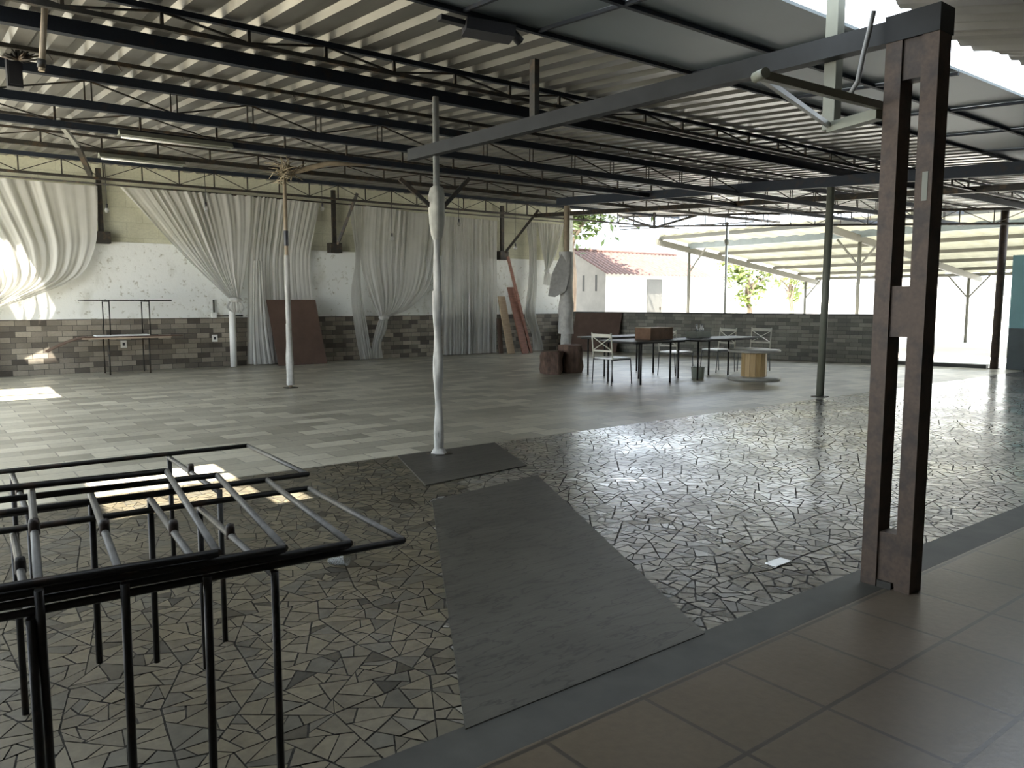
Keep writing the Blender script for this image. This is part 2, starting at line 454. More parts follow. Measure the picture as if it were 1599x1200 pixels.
# ------------------------------------------------------------------ roof over the hall
holes = [(-.42, .42, 4.4, 5.75), (-.95, .12, 11.9, 13.6), (.2, .9, 16.3, 16.66), (-.02, .52, 16.12, 16.30), (.55, .8, 4.15, 4.5)]
ys = sorted({4.02, 17.9} | {h[2] for h in holes} | {h[3] for h in holes} | {6.2, 8, 10, 12.2, 14, 15.5})
w = MB(); prof = [(0, 0), (.115, 0), (.15, .036), (.215, .036)]
P = .25; i0, i1 = -9, 73
for i in range(i0, i1):
    pts = [(i*P + a, b) for a, b in prof] + [((i+1)*P, 0)]
    for j in range(len(ys) - 1):
        ya, yb = ys[j], ys[j+1]; ym = (ya + yb) / 2; xm = (i + .5) * P
        if any(h[0] < xm < h[1] and h[2] < ym < h[3] for h in holes): continue
        vs = []
        for (x, dz) in pts: vs += [(x, ya, ROOF(ya) + .012 + dz), (x, yb, ROOF(yb) + .012 + dz)]
        w.add(vs, [(2*k, 2*k+2, 2*k+3, 2*k+1) for k in range(len(pts) - 1)])
struct('ceiling', w, M['galv'])
# flat grey panels between the eave gap and the corrugated sheets
w = MB()
edges = [-3.5, -2.2, -.9, .4, 1.6, 2.75, 3.33, 4.85, 6.1, 7.4, 8.7, 10, 11.3, 12.6, 13.9, 15.2, 16.5, 18.2]
for a, b in zip(edges[:-1], edges[1:]):
    for ya, yb in ((2.66, 3.28), (3.3, 4.06)):
        w.add([(a+.006, ya, ROOF(ya)), (b-.006, ya, ROOF(ya)), (b-.006, yb, ROOF(yb)), (a+.006, yb, ROOF(yb)),
               (a+.006, ya, ROOF(ya)+.02), (b-.006, ya, ROOF(ya)+.02), (b-.006, yb, ROOF(yb)+.02), (a+.006, yb, ROOF(yb)+.02)],
              [(0,3,2,1),(4,5,6,7),(0,1,5,4),(1,2,6,5),(2,3,7,6),(3,0,4,7)])
struct('ceiling_panels', w, M['flat_panel'])
w = MB()
for x in edges[1:-1]: w.bar((x, 2.66, ROOF(2.66) - .016), (x, 4.06, ROOF(4.06) - .012), .022, .022)
w.bar((-3.5, 3.29, ROOF(3.29) - .014), (18.2, 3.29, ROOF(3.29) - .014), .03, .026)
w.bar((-3.5, 4.06, ROOF(4.06) - .02), (18.2, 4.06, ROOF(4.06) - .014), .032, .026)
struct('trim_3', w, M['steel_blue'])

# ------------------------------------------------------------------ trusses, beams, purlins
X0, X1 = -3.3, 18.8
def lattice(y, h, pitch, name, label, mats, top=(.05, .045), bot=(.05, .06), double=False, x0=X0, x1=X1):
    zt = ROOF(y) - top[1] / 2; zb = zt - h
    t = thing(name, label, 'roof truss', (x0, y, zb), 0, 'lattice roof trusses over the hall')
    MB().bar((0, 0, h), (x1 - x0, 0, h), top[0], top[1]).build('top_chord', mats[0], t, local=True)
    MB().bar((0, 0, 0), (x1 - x0, 0, 0), bot[0], bot[1]).build('bottom_chord', mats[1], t, local=True)
    n = int((x1 - x0) / pitch)
    hh = h - top[1] / 2 - bot[1] / 2 + .01; zc = (h - top[1]/2 + bot[1]/2) / 2
    vm = MB()
    if double:
        vm.bar((-.028, 0, -hh/2), (-.028, 0, hh/2), .012, .012); vm.bar((.028, 0, -hh/2), (.028, 0, hh/2), .012, .012)
    else: vm.bar((0, 0, -hh/2), (0, 0, hh/2), .022, .022)
    vme = vm.mesh('vertical_web', mats[2])
    d1 = MB().bar((-pitch/2, 0, -hh/2), (pitch/2, 0, hh/2), .014, .014).mesh('diagonal_web', mats[2])
    d2 = MB().bar((-pitch/2, 0, hh/2), (pitch/2, 0, -hh/2), .014, .014).mesh('diagonal_web', mats[2])
    for i in range(n):
        x = (i + .5) * pitch
        link_part('vertical_web', vme, t, (x, 0, zc))
        if i < n - 1: link_part('diagonal_web', d1 if i % 2 else d2, t, (x + pitch/2, 0, zc))
    return t
SB, SD, SL = M['steel_blue'], M['steel_dark'], M['steel_light']
lattice(16.1, .32, .66, 'roof_truss', 'deep lattice truss nearest the curtained wall', (SB, SD, SD), (.06, .07), (.05, .045))
lattice(12.6, .19, .75, 'roof_truss', 'shallow lattice truss over the ornament-topped column, under a lamp', (SD, SD, SD), (.035, .03), (.06, .065))
lattice(9.84, .23, .85, 'roof_truss', 'lattice truss carrying the longer fluorescent lamp', (SL, SB, SD), (.045, .04), (.07, .07))
lattice(7.95, .25, .72, 'roof_truss', 'dark lattice truss with thick chords just past the solid beam', (SB, SB, SD), (.07, .08), (.07, .075), True)
lattice(5.4, .11, .55, 'roof_truss', 'slim low lattice truss nearest the grey flat panels', (SB, SD, SD), (.04, .035), (.035, .03))
def beam(name, label, p, q, w_, h_, mat, cat='beam', group=None):
    b = Vector(p)
    return tag(MB().bar(p, q, w_, h_).build(name, mat, base=b), label, cat, group)
beam('roof_beam', 'thick solid dark blue beam above the cloth-wrapped centre column', (X0, 6.2, ROOF(6.2) - .05), (X1, 6.2, ROOF(6.2) - .05), .07, .1, SB)
for y, lab in ((7.3, 'thin brown purlin under the sheets just past the solid blue beam'), (11.2, 'thin purlin between the two lamp-carrying trusses'),
               (14.4, 'thin purlin behind the ornament-topped column, near the curtained wall')):
    t = thing('purlin', lab, 'purlin', (X0, y, ROOF(y)), 0, 'thin roof purlins')
    MB().bar((X0, y, ROOF(y) - .018), (X1, y, ROOF(y) - .018), .03, .032).build('rail', SD, t)
    c = MB()
    for k in range(44):
        x = X0 + .3 + k * .5; c.bar((x, y, ROOF(y) - .03), (x + .03, y, ROOF(y) - .075), .006, .006)
    c.build('hook', SD, t)
# girders across the hall
beam('girder', 'grey box girder from the tall twin post to the cloth-wrapped centre column', (3.76, 1.95, 2.66), (3.76, 6.42, 2.745), .075, .1, M['girder_grey'])
beam('girder', 'dark girder resting on the plain column right of the cable reel', (10.68, 1.9, 2.90), (10.68, 12.35, 3.44), .08, .15, SB)
beam('girder', 'girder crossing the hall just beyond the plain column', (13.2, 1.9, 2.96), (13.2, 16.2, 3.66), .07, .1, SD)
b = thing('end_truss', 'lattice truss across the open end above the low wall', 'roof truss', (17.75, 5, 3.1))
ya, yb, za, zb_ = 4.2, 17.6, ROOF(4.2) - .05, ROOF(17.6) - .05
MB().bar((17.75, ya, za), (17.75, yb, zb_), .05, .06).build('top_chord', SD, b)
MB().bar((17.75, ya, za - .30), (17.75, yb, zb_ - .30), .05, .05).build('bottom_chord', SD, b)
NE = 20
for k in range(NE + 1):
    f = k / NE; y = ya + (yb - ya) * f; z = za + (zb_ - za) * f
    MB().bar((17.75, y, z), (17.75, y, z - .3), .018, .018).build('vertical_web', SD, b)
    if k < NE:
        y2 = y + (yb - ya) / NE; z2 = z + (zb_ - za) / NE
        (MB().bar((17.75, y, z), (17.75, y2, z2 - .3), .014, .014) if k % 2 else MB().bar((17.75, y, z - .3), (17.75, y2, z2), .014, .014)).build('diagonal_web', SD, b)
t = thing('brace', 'V-shaped king post brace hanging under the end girder left of the yard', 'brace', (17.1, 15.2, 3.5))
for n_, p, q in (('strut', (17.1, 17.0, 4.0), (17.1, 15.55, 3.52)), ('strut', (17.1, 13.9, 3.76), (17.1, 15.55, 3.52)), ('king_post', (17.1, 15.55, 3.95), (17.1, 15.55, 3.5))):
    MB().bar(p, q, .05, .06).build(n_, SD, t)
MB().bar((17.1, 12.2, 3.42), (17.1, 17.4, 3.58), .03, .03).build('tie_rod', SD, t)
t = thing('hanger', 'short steel hanger between the slim truss and the grey box girder', 'hanger', (3.76, 4.62, 2.72))
MB().bar((3.76, 4.62, 2.765), (3.76, 4.62, 3.17), .06, .045).build('bar', SD, t)

# ------------------------------------------------------------------ columns
def wrap_spiral(x, y, z0, z1, r, mat, parent, lump=.2, seed=0, name='cloth_wrap', turns=5):
    n = 16; m = int((z1 - z0) / .035); vs = []; fs = []
    for i in range(m + 1):
        z = z0 + (z1 - z0) * i / m
        for k in range(n):
            t = 2 * PI * k / n
            s = math.sin(t * 2 + (z - z0) * turns * 2.1 + seed)
            rr = r * (1 + lump * s + .22 * noise.noise((math.cos(t) * 1.2 + seed, math.sin(t) * 1.2, z * 3.5)))
            vs.append((x + rr * math.cos(t), y + rr * math.sin(t), z))
    for i in range(m):
        for k in range(n):
            k2 = (k + 1) % n; fs.append((i*n+k, i*n+k2, (i+1)*n+k2, (i+1)*n+k))
    return MB().add(vs, fs, 0, True).build(name, mat, parent)
def column(x, y, z1, r, label, mat, xt=None):
    t = thing('column', label, 'column', (x, y, 0), 0)
    MB().tube([(x, y, 0), (xt or x, y, z1)], r, 12).build('pole', mat, t)
    MB().box((x - .09, y - .09, 0), (x + .09, y + .09, .012)).build('base_plate', M['steel_dark'], t)
    return t
c = column(3.80, 6.05, 3.2, .028, 'round centre column wrapped in twisted white cloth with a grey bundle', M['steel_light'])
wrap_spiral(3.80, 6.05, .03, 1.5, .039, M['wrap'], c, .2, 1)
wrap_spiral(3.80, 6.05, 1.5, 2.0, .034, M['wrap'], c, .08, 4, turns=2)
MB().lathe((3.80, 6.05, 0), [(.035, 1.95), (.052, 1.99), (.07, 2.1), (.074, 2.2), (.07, 2.35), (.055, 2.41), (.03, 2.43)], 16, 0, .25, 3).build('cloth_bundle', M['grey_wrap'], c)
MB().lathe((3.80, 6.05, 0), [(.06, .012), (.052, .03), (.04, .06)], 14, 0, .5, 8).build('cloth_hem', M['wrap'], c)
MB().bar((3.78, 6.05, 2.22), (3.47, 6.12, 2.47), .03, .035).build('brace', SD, c)
MB().bar((3.84, 6.05, 2.22), (4.12, 6.0, 2.52), .03, .035).build('brace', SD, c)
c = column(4.88, 12.3, 3.42, .03, 'slim left column wrapped in white cloth with a dry flower ornament on top', M['branch'])
wrap_spiral(4.88, 12.3, .05, 1.05, .054, M['wrap'], c, .14, 2, turns=2)
wrap_spiral(4.88, 12.3, 1.05, 2.15, .042, M['wrap'], c, .05, 6, turns=1)
MB().lathe((4.88, 12.3, 0), [(.036, 2.3), (.038, 2.32), (.038, 2.52), (.036, 2.54)], 14).build('label_band', M['dark_plastic'], c)
d = MB(); rr = random.Random(3)
for k in range(70):
    a = rr.uniform(0, 2*PI); e = rr.uniform(-.5, 1.2); L = rr.uniform(.08, .32)
    p = Vector((4.88, 12.3, 3.42)) + Vector((rr.gauss(0, .05), rr.gauss(0, .05), rr.gauss(0, .06)))
    q = p + Vector((math.cos(a)*math.cos(e), math.sin(a)*math.cos(e), math.sin(e))) * L
    d.tube([p, (p + q) / 2 + Vector((0, 0, .03)), q], [.012, .009, .004], 4)
d.build('dry_flowers', M['dry_flower'], c)
MB().tube([(4.95, 12.28, 3.45), (5.6, 12.2, 3.66), (6.3, 12.1, 3.70)], [.045, .04, .03], 8).build('branch', M['branch'], c)
c = column(10.75, 12.15, 3.35, .06, 'far column draped with a long white cloth beside the cut logs', M['branch'])
wrap_spiral(10.75, 12.15, .75, 2.42, .155, M['wrap'], c, .1, 5, turns=.6)
wrap_spiral(10.75, 12.15, .06, .78, .095, M['wrap'], c, .12, 7, turns=2)
MB().add([(10.72, 12.02, 2.42), (10.55, 12.1, 2.36), (10.36, 12.16, 1.95), (10.30, 12.2, 1.52), (10.42, 12.12, 1.5), (10.6, 12.0, 1.62), (10.70, 11.98, 2.0)],
         [(0, 1, 2, 6), (2, 3, 4, 5, 6)]).build('cloth_tail', M['wrap'], c)
column(10.65, 6.35, 3.1, .054, 'plain round steel column right of the cable reel', M['pvc'], 10.72)
column(18.05, 6.82, 3.32, .08, 'steel column at the right side of the gateway by the teal wall', M['post_brown'], 18.12)
c = column(18.2, 13.85, 3.62, .04, 'thin pale pole standing just behind the low wall', M['steel_light'])
MB().lathe((18.2, 13.85, 0), [(.05, 3.0), (.07, 3.02), (.07, 3.12), (.05, 3.14)], 12).build('collar', M['pvc'], c)
# tall twin post
t = thing('twin_post', 'tall red-brown twin steel post with spacer plates standing on the kerb', 'post', (3.76, 1.83, 0))
MB().box((3.70, 1.702, .004), (3.815, 1.777, 2.68)).build('upright', M['post_brown'], t)
MB().box((3.70, 1.868, .004), (3.815, 1.945, 2.66)).build('upright', M['post_brown'], t)
for z0, z1 in ((.02, .28), (1.235, 1.475), (2.42, 2.6)):
    MB().box((3.712, 1.777, z0), (3.805, 1.868, z1)).build('spacer', M['post_brown'], t)
MB().box((3.695, 1.79, .005), (3.735, 1.86, .04)).build('foot_bolt', SD, t)
MB().box((3.694, 1.70, 2.60), (3.83, 1.95, 2.72)).build('cap', M['girder_grey'], t)
MB().box((3.698, 1.72, 1.86), (3.7005, 1.745, 1.99)).build('sticker', M['pvc'], t)
# hanging tube bracket
t = thing('tube_bracket', 'pale hanging triangular tube bracket beside the tall twin post', 'bracket', (3.86, 2.3, 2.3))
MB().box((3.83, 2.27, 2.29), (3.895, 2.335, 3.02)).build('drop_tube', M['pvc'], t)
MB().bar((3.86, 2.30, 2.30), (3.76, 1.985, 2.30), .06, .05).build('arm', M['pvc'], t)
MB().bar((3.78, 1.985, 2.335), (2.80, 1.985, 2.315), .03, .035).build('arm', M['pvc'], t)
MB().bar((2.80, 1.99, 2.31), (3.84, 2.30, 2.31), .022, .022).build('stay', SL, t)
MB().tube([(2.78, 1.95, 2.315), (2.81, 2.02, 2.315)], .022, 8).build('joint', M['pvc'], t)
tag(MB().tube([(3.66, 1.99, 2.75), (3.645, 2.0, 2.66), (3.60, 2.0, 2.54), (3.565, 2.0, 2.42), (3.567, 2.03, 2.38), (3.60, 2.04, 2.345)], .012, 8).build('conduit', M['hose'], base=(3.6, 2, 2.3)),
    'grey flexible conduit curving down beside the tall twin post', 'cable')

# ------------------------------------------------------------------ things under the roof
t = thing('floodlight', 'black floodlight fixed under the edge of the grey flat panels', 'floodlight', (2.95, 4.1, 3.06))
MB().bar((2.80, 4.12, 3.075), (3.08, 4.0, 3.05), .16, .07).build('housing', M['dark_plastic'], t)
MB().tube([(3.08, 4.0, 3.06), (3.14, 4.0, 3.02)], .03, 10).build('swivel', M['dark_plastic'], t)
MB().bar((2.62, 4.12, 3.09), (2.82, 4.12, 3.09), .05, .03).build('bracket', M['dark_plastic'], t)
def lamp(x0, x1, y, z, label):
    t = thing('fluorescent_lamp', label, 'lamp', ((x0 + x1) / 2, y, z), 0, 'tube lamps under the trusses')
    MB().add([(x0, y-.08, z+.02), (x0, y+.08, z+.02), (x0, y+.04, z+.075), (x0, y-.04, z+.075), (x1, y-.08, z+.02), (x1, y+.08, z+.02), (x1, y+.04, z+.075), (x1, y-.04, z+.075)],
             [(0,1,2,3),(7,6,5,4),(0,4,5,1),(1,5,6,2),(2,6,7,3),(3,7,4,0)]).build('reflector', M['pvc'], t)
    MB().tube([(x0 + .03, y, z + .003), (x1 - .03, y, z + .003)], .014, 8).build('tube', M['white_plastic'], t)
lamp(1.98, 3.23, 9.78, 3.235, 'long tube lamp, the longer one nearer the camera')
lamp(2.27, 3.43, 12.55, 3.425, 'shorter tube lamp behind, closer to the curtained wall')
t = thing('loudspeaker', 'dark upright loudspeaker hung under the trusses at upper left', 'speaker', (.79, 7.6, 3.12))
MB().box((.74, 7.53, 3.11), (.845, 7.66, 3.36)).build('cabinet', M['dark_plastic'], t)
MB().bar((.79, 7.6, 3.36), (.79, 7.6, 3.385), .03, .03).build('mount', SD, t)
MB().box((.75, 7.522, 3.13), (.835, 7.53, 3.33)).build('grille', M['dark_plastic'], t)
d = MB(); rr = random.Random(5)
for k in range(40):
    a = rr.uniform(0, 2*PI); e = rr.uniform(-.2, 1.3); L = rr.uniform(.08, .17)
    p = Vector((.81, 7.42, 3.30)); q = p + Vector((math.cos(a)*math.cos(e), math.sin(a)*math.cos(e), math.sin(e)*.7)) * L
    d.tube([p, (p + q)/2, q], [.012, .01, .003], 4)
tag(d.build('palm_ornament', SD, base=(.81, 7.42, 3.30)), 'spiky dark dry palm ornament beside the hung loudspeaker', 'ornament')
t = thing('hanging_pole', 'brown bamboo pole tied upright at the upper left corner', 'pole', (.76, 5.82, 2.86))
MB().tube([(.755, 5.82, 2.84), (.80, 5.84, 3.27)], .019, 10).build('pole', M['branch'], t)
MB().tube([(.756, 5.82, 2.86), (.760, 5.82, 2.91)], .025, 10).build('binding', SD, t)
t = thing('roof_brace', 'pale diagonal steel brace under the trusses at upper left', 'brace', (1.9, 12.2, 3.2))
MB().bar((1.55, 10.9, 3.56), (1.86, 11.6, 3.40), .05, .05).build('upper_strut', SL, t)
MB().bar((1.86, 11.6, 3.40), (2.09, 12.2, 3.14), .06, .06).build('lower_strut', SD, t)
# bulbs on cords
for x, y, z, lab in ((3.17, 17.0, 3.17, 'bare bulb on a cord in front of the leftmost wall bracket'), (4.86, 16.4, 3.27, 'bare bulb hanging before the left gathered swag curtain'),
                (7.35, 16.4, 3.44, 'bare bulb hanging left of the middle wall bracket'), (9.07, 16.4, 2.88, 'bare bulb on a long cord before the knotted curtain'),
                (10.95, 16.4, 3.33, 'bare bulb by the straight floor-length curtain'), (12.8, 16.5, 2.82, 'bare bulb on a long cord right of the planks bracket')):
    t = thing('light_bulb', lab, 'light bulb', (x, y, z), 0, 'bare bulbs on cords along the curtained wall')
    MB().tube([(x, y, z + .1), (x, y, ROOF(y) - .02)], .006, 5).build('cord', M['dark_plastic'], t)
    MB().tube([(x, y, z + .05), (x, y, z + .12)], .02, 8).build('socket', M['dark_plastic'], t)
    MB().sphere((x, y, z), .042, 12, 0, 1.25).build('bulb', M['glass'], t)

# ------------------------------------------------------------------ curtained wall
def lerp(a, b, t): return a + (b - a) * t
def smooth_rows(rows, n):
    out = []; m = len(rows) - 1
    for i in range(n + 1):
        f = i / n * m; k = min(int(f), m - 1); t = f - k
        p0, p1, p2, p3 = rows[max(k-1, 0)], rows[k], rows[k+1], rows[min(k+2, m)]
        out.append([.5 * (2*b + (c-a)*t + (2*a-5*b+4*c-d)*t*t + (3*b-a-3*c+d)*t**3) for a, b, c, d in zip(p0, p1, p2, p3)])
    return out
def drape(rows, nfold, seed, n=46):
    """rows: (xl, zl, xr, zr, y, amp) from rail to hem"""
    R_ = smooth_rows(rows, n); ns = nfold * 8; vs = []; fs = []
    for i, (xl, zl, xr, zr, y, amp) in enumerate(R_):
        for k in range(ns + 1):
            s = k / ns
            wv = s + .05 * noise.noise((s * 5 + seed, i / n * .6, 4)) + .03 * math.sin(7 * s + seed)
            ph = 2 * PI * nfold * wv
            a = amp * max(.12, .62 + 1.1 * noise.noise((s * nfold * .33 + seed * 3, i / n * 1.1, 2)))
            yy = y - a * (.62 * math.sin(ph) + .38 * math.sin(2.37 * ph + 1 + seed) + .34 * math.sin(.43 * ph + seed))
            vs.append((lerp(xl, xr, s), min(yy, 17.36), max(.012, lerp(zl, zr, s))))
    for i in range(n):
        for k in range(ns): a = i*(ns+1)+k; fs.append((a, a+1, a+ns+2, a+ns+1))
    return MB().add(vs, fs, 0, True)
Y = 17.2
def curtain(label, panels, ties=(), base=None):
    t = thing('curtain', label, 'curtain', base, 0, 'white sheer curtains along the back wall')
    for name, rows, nf, sd in panels: drape(rows, nf, sd).build(name, M['curtain'], t)
    for (x, y, z, r) in ties:
        MB().lathe((x, y, z), [(r*.7, -.05), (r, -.02), (r*1.05, .02), (r*.7, .05)], 14, 0, .4, x).build('tie', M['curtain'], t)
    return t
curtain('white sheer curtain at the far left, swept down to the left', [
    ('drape', [(-.9, 3.66, 3.06, 3.64, Y, .05), (-.3, 3.0, 3.03, 3.0, Y, .055), (.3, 2.2, 2.95, 2.45, Y, .06), (.65, 1.7, 2.65, 1.9, Y - .02, .06), (.8, 1.4, 1.9, 1.52, Y - .05, .055), (.85, 1.2, 1.1, 1.22, Y - .08, .05)], 12, 1),
    ('tail', [(.85, 1.2, 1.1, 1.2, Y - .08, .04), (.75, .7, 1.1, .7, Y - .05, .05), (.7, .03, 1.15, .03, Y - .05, .05)], 4, 2)], [(.97, Y - .08, 1.2, .14)], (1, Y, 0))
curtain('white sheer curtain pulled into a diagonal swag tied at the pale pipe', [
    ('drape', [(3.46, 3.66, 6.12, 3.70, Y, .045), (3.86, 3.2, 6.08, 3.1, Y, .05), (4.3, 2.68, 5.98, 2.5, Y - .02, .055), (4.76, 2.18, 5.86, 1.98, Y - .05, .055), (5.2, 1.74, 5.76, 1.64, Y - .09, .05), (5.5, 1.44, 5.7, 1.45, Y - .1, .045)], 14, 3),
    ('tail', [(5.5, 1.44, 5.7, 1.45, Y - .1, .04), (5.4, 1.3, 5.8, 1.28, Y - .1, .05), (5.5, 1.2, 5.72, 1.16, Y - .1, .04)], 5, 4)], [(5.6, Y - .1, 1.45, .13)], (5.6, Y, 0))
curtain('white sheer curtain hanging behind the leaning brown plywood sheet', [
    ('drape', [(6.14, 3.70, 7.66, 3.66, Y, .035), (6.05, 3.0, 7.5, 3.0, Y + .02, .035), (5.97, 2.4, 7.38, 2.4, Y + .02, .03), (5.93, 1.6, 7.42, 1.6, Y + .03, .03), (5.9, .8, 7.55, .8, Y + .04, .03), (5.88, .03, 7.66, .03, Y + .05, .03)], 12, 5),
    ('loose_panel', [(6.05, 2.3, 6.25, 2.3, Y - .08, .03), (6.0, 1.5, 6.28, 1.5, Y - .1, .04), (5.95, .7, 6.33, .7, Y - .14, .05), (5.95, .03, 6.42, .03, Y - .16, .05)], 4, 6)], (), (6.6, Y, 0))
curtain('narrow white curtain hanging left of the knotted curtain', [
    ('drape', [(8.36, 3.68, 8.72, 3.68, Y, .03), (8.44, 3.0, 8.66, 3.0, Y - .04, .03), (8.48, 2.4, 8.62, 2.4, Y - .06, .03), (8.34, 1.6, 8.62, 1.6, Y - .08, .04), (8.40, .8, 8.74, .8, Y - .1, .05), (8.52, .03, 8.84, .03, Y - .12, .05)], 5, 7)], (), (8.6, Y, 0))
curtain('white sheer curtain gathered into a knot above the stone dado', [
    ('drape', [(8.74, 3.69, 10.85, 3.60, Y, .045), (8.66, 3.0, 10.83, 3.0, Y, .05), (8.66, 2.3, 10.75, 2.4, Y - .01, .05), (8.82, 1.65, 10.5, 1.75, Y - .03, .055), (9.0, 1.2, 9.95, 1.25, Y - .06, .05), (9.1, 1.03, 9.32, 1.03, Y - .08, .045)], 14, 8),
    ('tail', [(9.1, 1.03, 9.32, 1.03, Y - .08, .04), (8.98, .75, 9.28, .72, Y - .08, .06), (8.88, .4, 9.14, .4, Y - .08, .05), (8.78, .03, 9.16, .03, Y - .1, .05)], 4, 9)], [(9.21, Y - .08, 1.02, .13)], (9.2, Y, 0))
curtain('straight floor-length white curtain left of the leaning planks', [
    ('drape', [(10.95, 3.60, 12.72, 3.58, Y, .04), (10.95, 2.8, 12.7, 2.8, Y, .045), (10.93, 1.8, 12.7, 1.8, Y - .01, .05), (10.92, .9, 12.68, .9, Y - .02, .055), (10.9, .03, 12.66, .03, Y - .03, .06)], 16, 10)], (), (11.8, Y, 0))
curtain('narrow gathered white curtain right of the leaning planks', [
    ('drape', [(13.72, 3.62, 14.1, 3.62, Y, .03), (13.82, 2.8, 14.08, 2.8, Y - .02, .035), (13.78, 1.9, 14.08, 1.9, Y - .05, .04), (13.66, 1.05, 14.02, 1.05, Y - .06, .05), (13.9, .5, 14.2, .5, Y - .06, .05), (13.95, .03, 14.32, .03, Y - .06, .05)], 6, 11)], (), (14, Y, 0))
curtain('short white curtain tied high up in the corner', [
    ('drape', [(14.12, 3.62, 15.12, 3.62, Y, .035), (14.2, 3.2, 14.98, 3.2, Y, .04), (14.3, 2.7, 14.74, 2.7, Y - .03, .04), (14.38, 2.3, 14.5, 2.3, Y - .05, .035)], 9, 12),
    ('tail', [(14.38, 2.3, 14.5, 2.3, Y - .05, .03), (14.3, 2.1, 14.6, 2.1, Y - .05, .04), (14.28, 1.9, 14.66, 1.85, Y - .05, .04)], 4, 13)], [(14.44, Y - .05, 2.28, .07)], (14.5, Y, 0))
tag(MB().tube([(-.9, 17.22, 3.69), (15.15, 17.22, 3.69)], .016, 8).build('curtain_rail', SD, base=(7, 17.22, 3.69)), 'thin dark rail along the back wall carrying the white curtains', 'rail')
# wall brackets
for x, dx, lab in ((3.10, 0, 'steel wall bracket between the two left curtains'), (8.03, .42, 'steel wall bracket with diagonal strut left of the narrow curtain'), (12.96, .95, 'steel wall bracket with long diagonal strut above the leaning planks')):
    t = thing('wall_bracket', lab, 'bracket', (x, 17.36, 2.6))
    MB().bar((x, 17.3, 2.66), (x, 17.3, 4.0), .09, .07, (0, 1, 0)).build('upright', SD, t)
    MB().box((x - .13, 17.2, 2.55), (x + .15, 17.415, 2.78)).build('foot', SD, t)
    if dx: MB().bar((x + .04, 17.22, 2.74), (x + dx, 16.9, 3.92), .06, .06).build('strut', SD, t)
# pale pipe below the swag knot, outlets
tag(MB().tube([(5.55, 17.18, 0), (5.56, 17.2, 1.2)], .07, 12).build('pipe', M['white_plastic'], base=(5.55, 17.18, 0)), 'white upright pipe below the swag knot', 'pipe')
def outlet(x, z, label, cord=False):
    t = thing('wall_outlet', label, 'outlet', (x, 17.4, z), 0)
    MB().box((x - .055, 17.382, z - .075), (x + .055, 17.4, z + .075)).build('plate', M['white_plastic'], t)
    MB().box((x - .022, 17.379, z - .03), (x + .022, 17.382, z + .03)).build('socket', M['dark_plastic'], t)
    if cord: MB().tube([(x, 17.39, z + .07), (x, 17.39, z + .42)], .012, 6).build('cable', M['dark_plastic'], t)
outlet(3.42, .55, 'white outlet on the dado under the table by the left wall')
outlet(5.23, .62, 'white outlet low on the dado left of the white pipe')
t = thing('junction_box', 'small white switch box with cable above the dado, by the swag', 'switch', (5.23, 17.4, 1.1))
MB().box((5.18, 17.35, 1.06), (5.28, 17.41, 1.18)).build('box', M['white_plastic'], t)
MB().tube([(5.23, 17.38, 1.18), (5.23, 17.38, 1.45)], .018, 6).build('cable', SD, t)
MB().tube([(5.28, 17.38, 1.1), (5.85, 17.38, 1.1)], .018, 6).build('conduit', SD, t)
# leaning sheets and planks
def leaning(name, label, cat, x0, x1, yb, yt, h, mat, th=.02, sx=0., group=None):
    a = Vector((x0, yb, .005)); b_ = Vector((x1, yb, .005)); up = Vector((sx, yt - yb, h))
    n_ = (b_ - a).cross(up).normalized() * th
    vs = [a, b_, b_ + up, a + up]; vs = vs + [p - n_ for p in vs]
    return tag(MB().add(vs, [(0,1,2,3),(7,6,5,4),(0,4,5,1),(1,5,6,2),(2,6,7,3),(3,7,4,0)]).build(name, mat, base=((x0+x1)/2, yb, 0)), label, cat, group)
leaning('plywood_sheet', 'large brown plywood sheet leaning on the back wall between curtains', 'board', 6.38, 7.52, 16.72, 17.02, 1.45, M['plywood'], .02, -.12)
leaning('plank', 'pale wooden plank leaning at the left of the planks', 'plank', 12.86, 13.1, 16.9, 17.2, 1.55, M['plank_pale'], .03, -.12)
leaning('plank', 'wide red-brown plank leaning between the other two planks', 'plank', 13.18, 13.40, 16.66, 17.08, 1.8, M['plank_red'], .04, -.2)
leaning('plank', 'tall thin red-brown plank reaching the wall bracket', 'plank', 13.50, 13.58, 16.72, 17.06, 2.62, M['plank_red'], .04, -.55)
leaning('plank', 'dark board standing behind the pale plank', 'plank', 12.66, 12.80, 17.04, 17.14, .95, M['plywood'], .03)
# plywood against the low wall
y0, y1 = 15.5, 17.0
n_ = Vector((-1, -.253, 0)).normalized()
a = Vector((LW(y1), y1, .006)) + n_ * .34; b_ = Vector((LW(y0), y0, .006)) + n_ * .34
u_ = -n_ * .3 + Vector((0, 0, 1.08)); th = n_ * .025 + Vector((0, 0, .006))
vs = [a, b_, b_ + u_, a + u_]; vs += [p + th for p in vs]
tag(MB().add(vs, [(0,1,2,3),(7,6,5,4),(0,4,5,1),(1,5,6,2),(2,6,7,3),(3,7,4,0)]).build('plywood_sheet', M['plywood'], base=(15.6, 16.2, 0)), 'brown plywood sheet leaning on the low stone wall', 'board')
# cut logs
for x, y, r, h, sd, lab in ((9.92, 11.62, .20, .44, 1, 'shorter rough cut log beside the far column'), (10.42, 11.62, .22, .55, 4, 'taller rough cut log, right of the shorter one')):
    t = thing('log', lab, 'log', (x, y, 0), 0)
    MB().lathe((x, y, 0), [(r*.92, .0), (r*1.02, h*.2), (r*1.0, h*.5), (r*1.05, h*.8), (r*.98, h)], 18, 0, .55, sd).build('bark', M['bark'], t)
    MB().lathe((x, y, 0), [(r*.97, h - .002), (r*.5, h + .012), (.01, h + .015)], 18, 0, .5, sd).build('cut_face', M['cut_wood'], t)
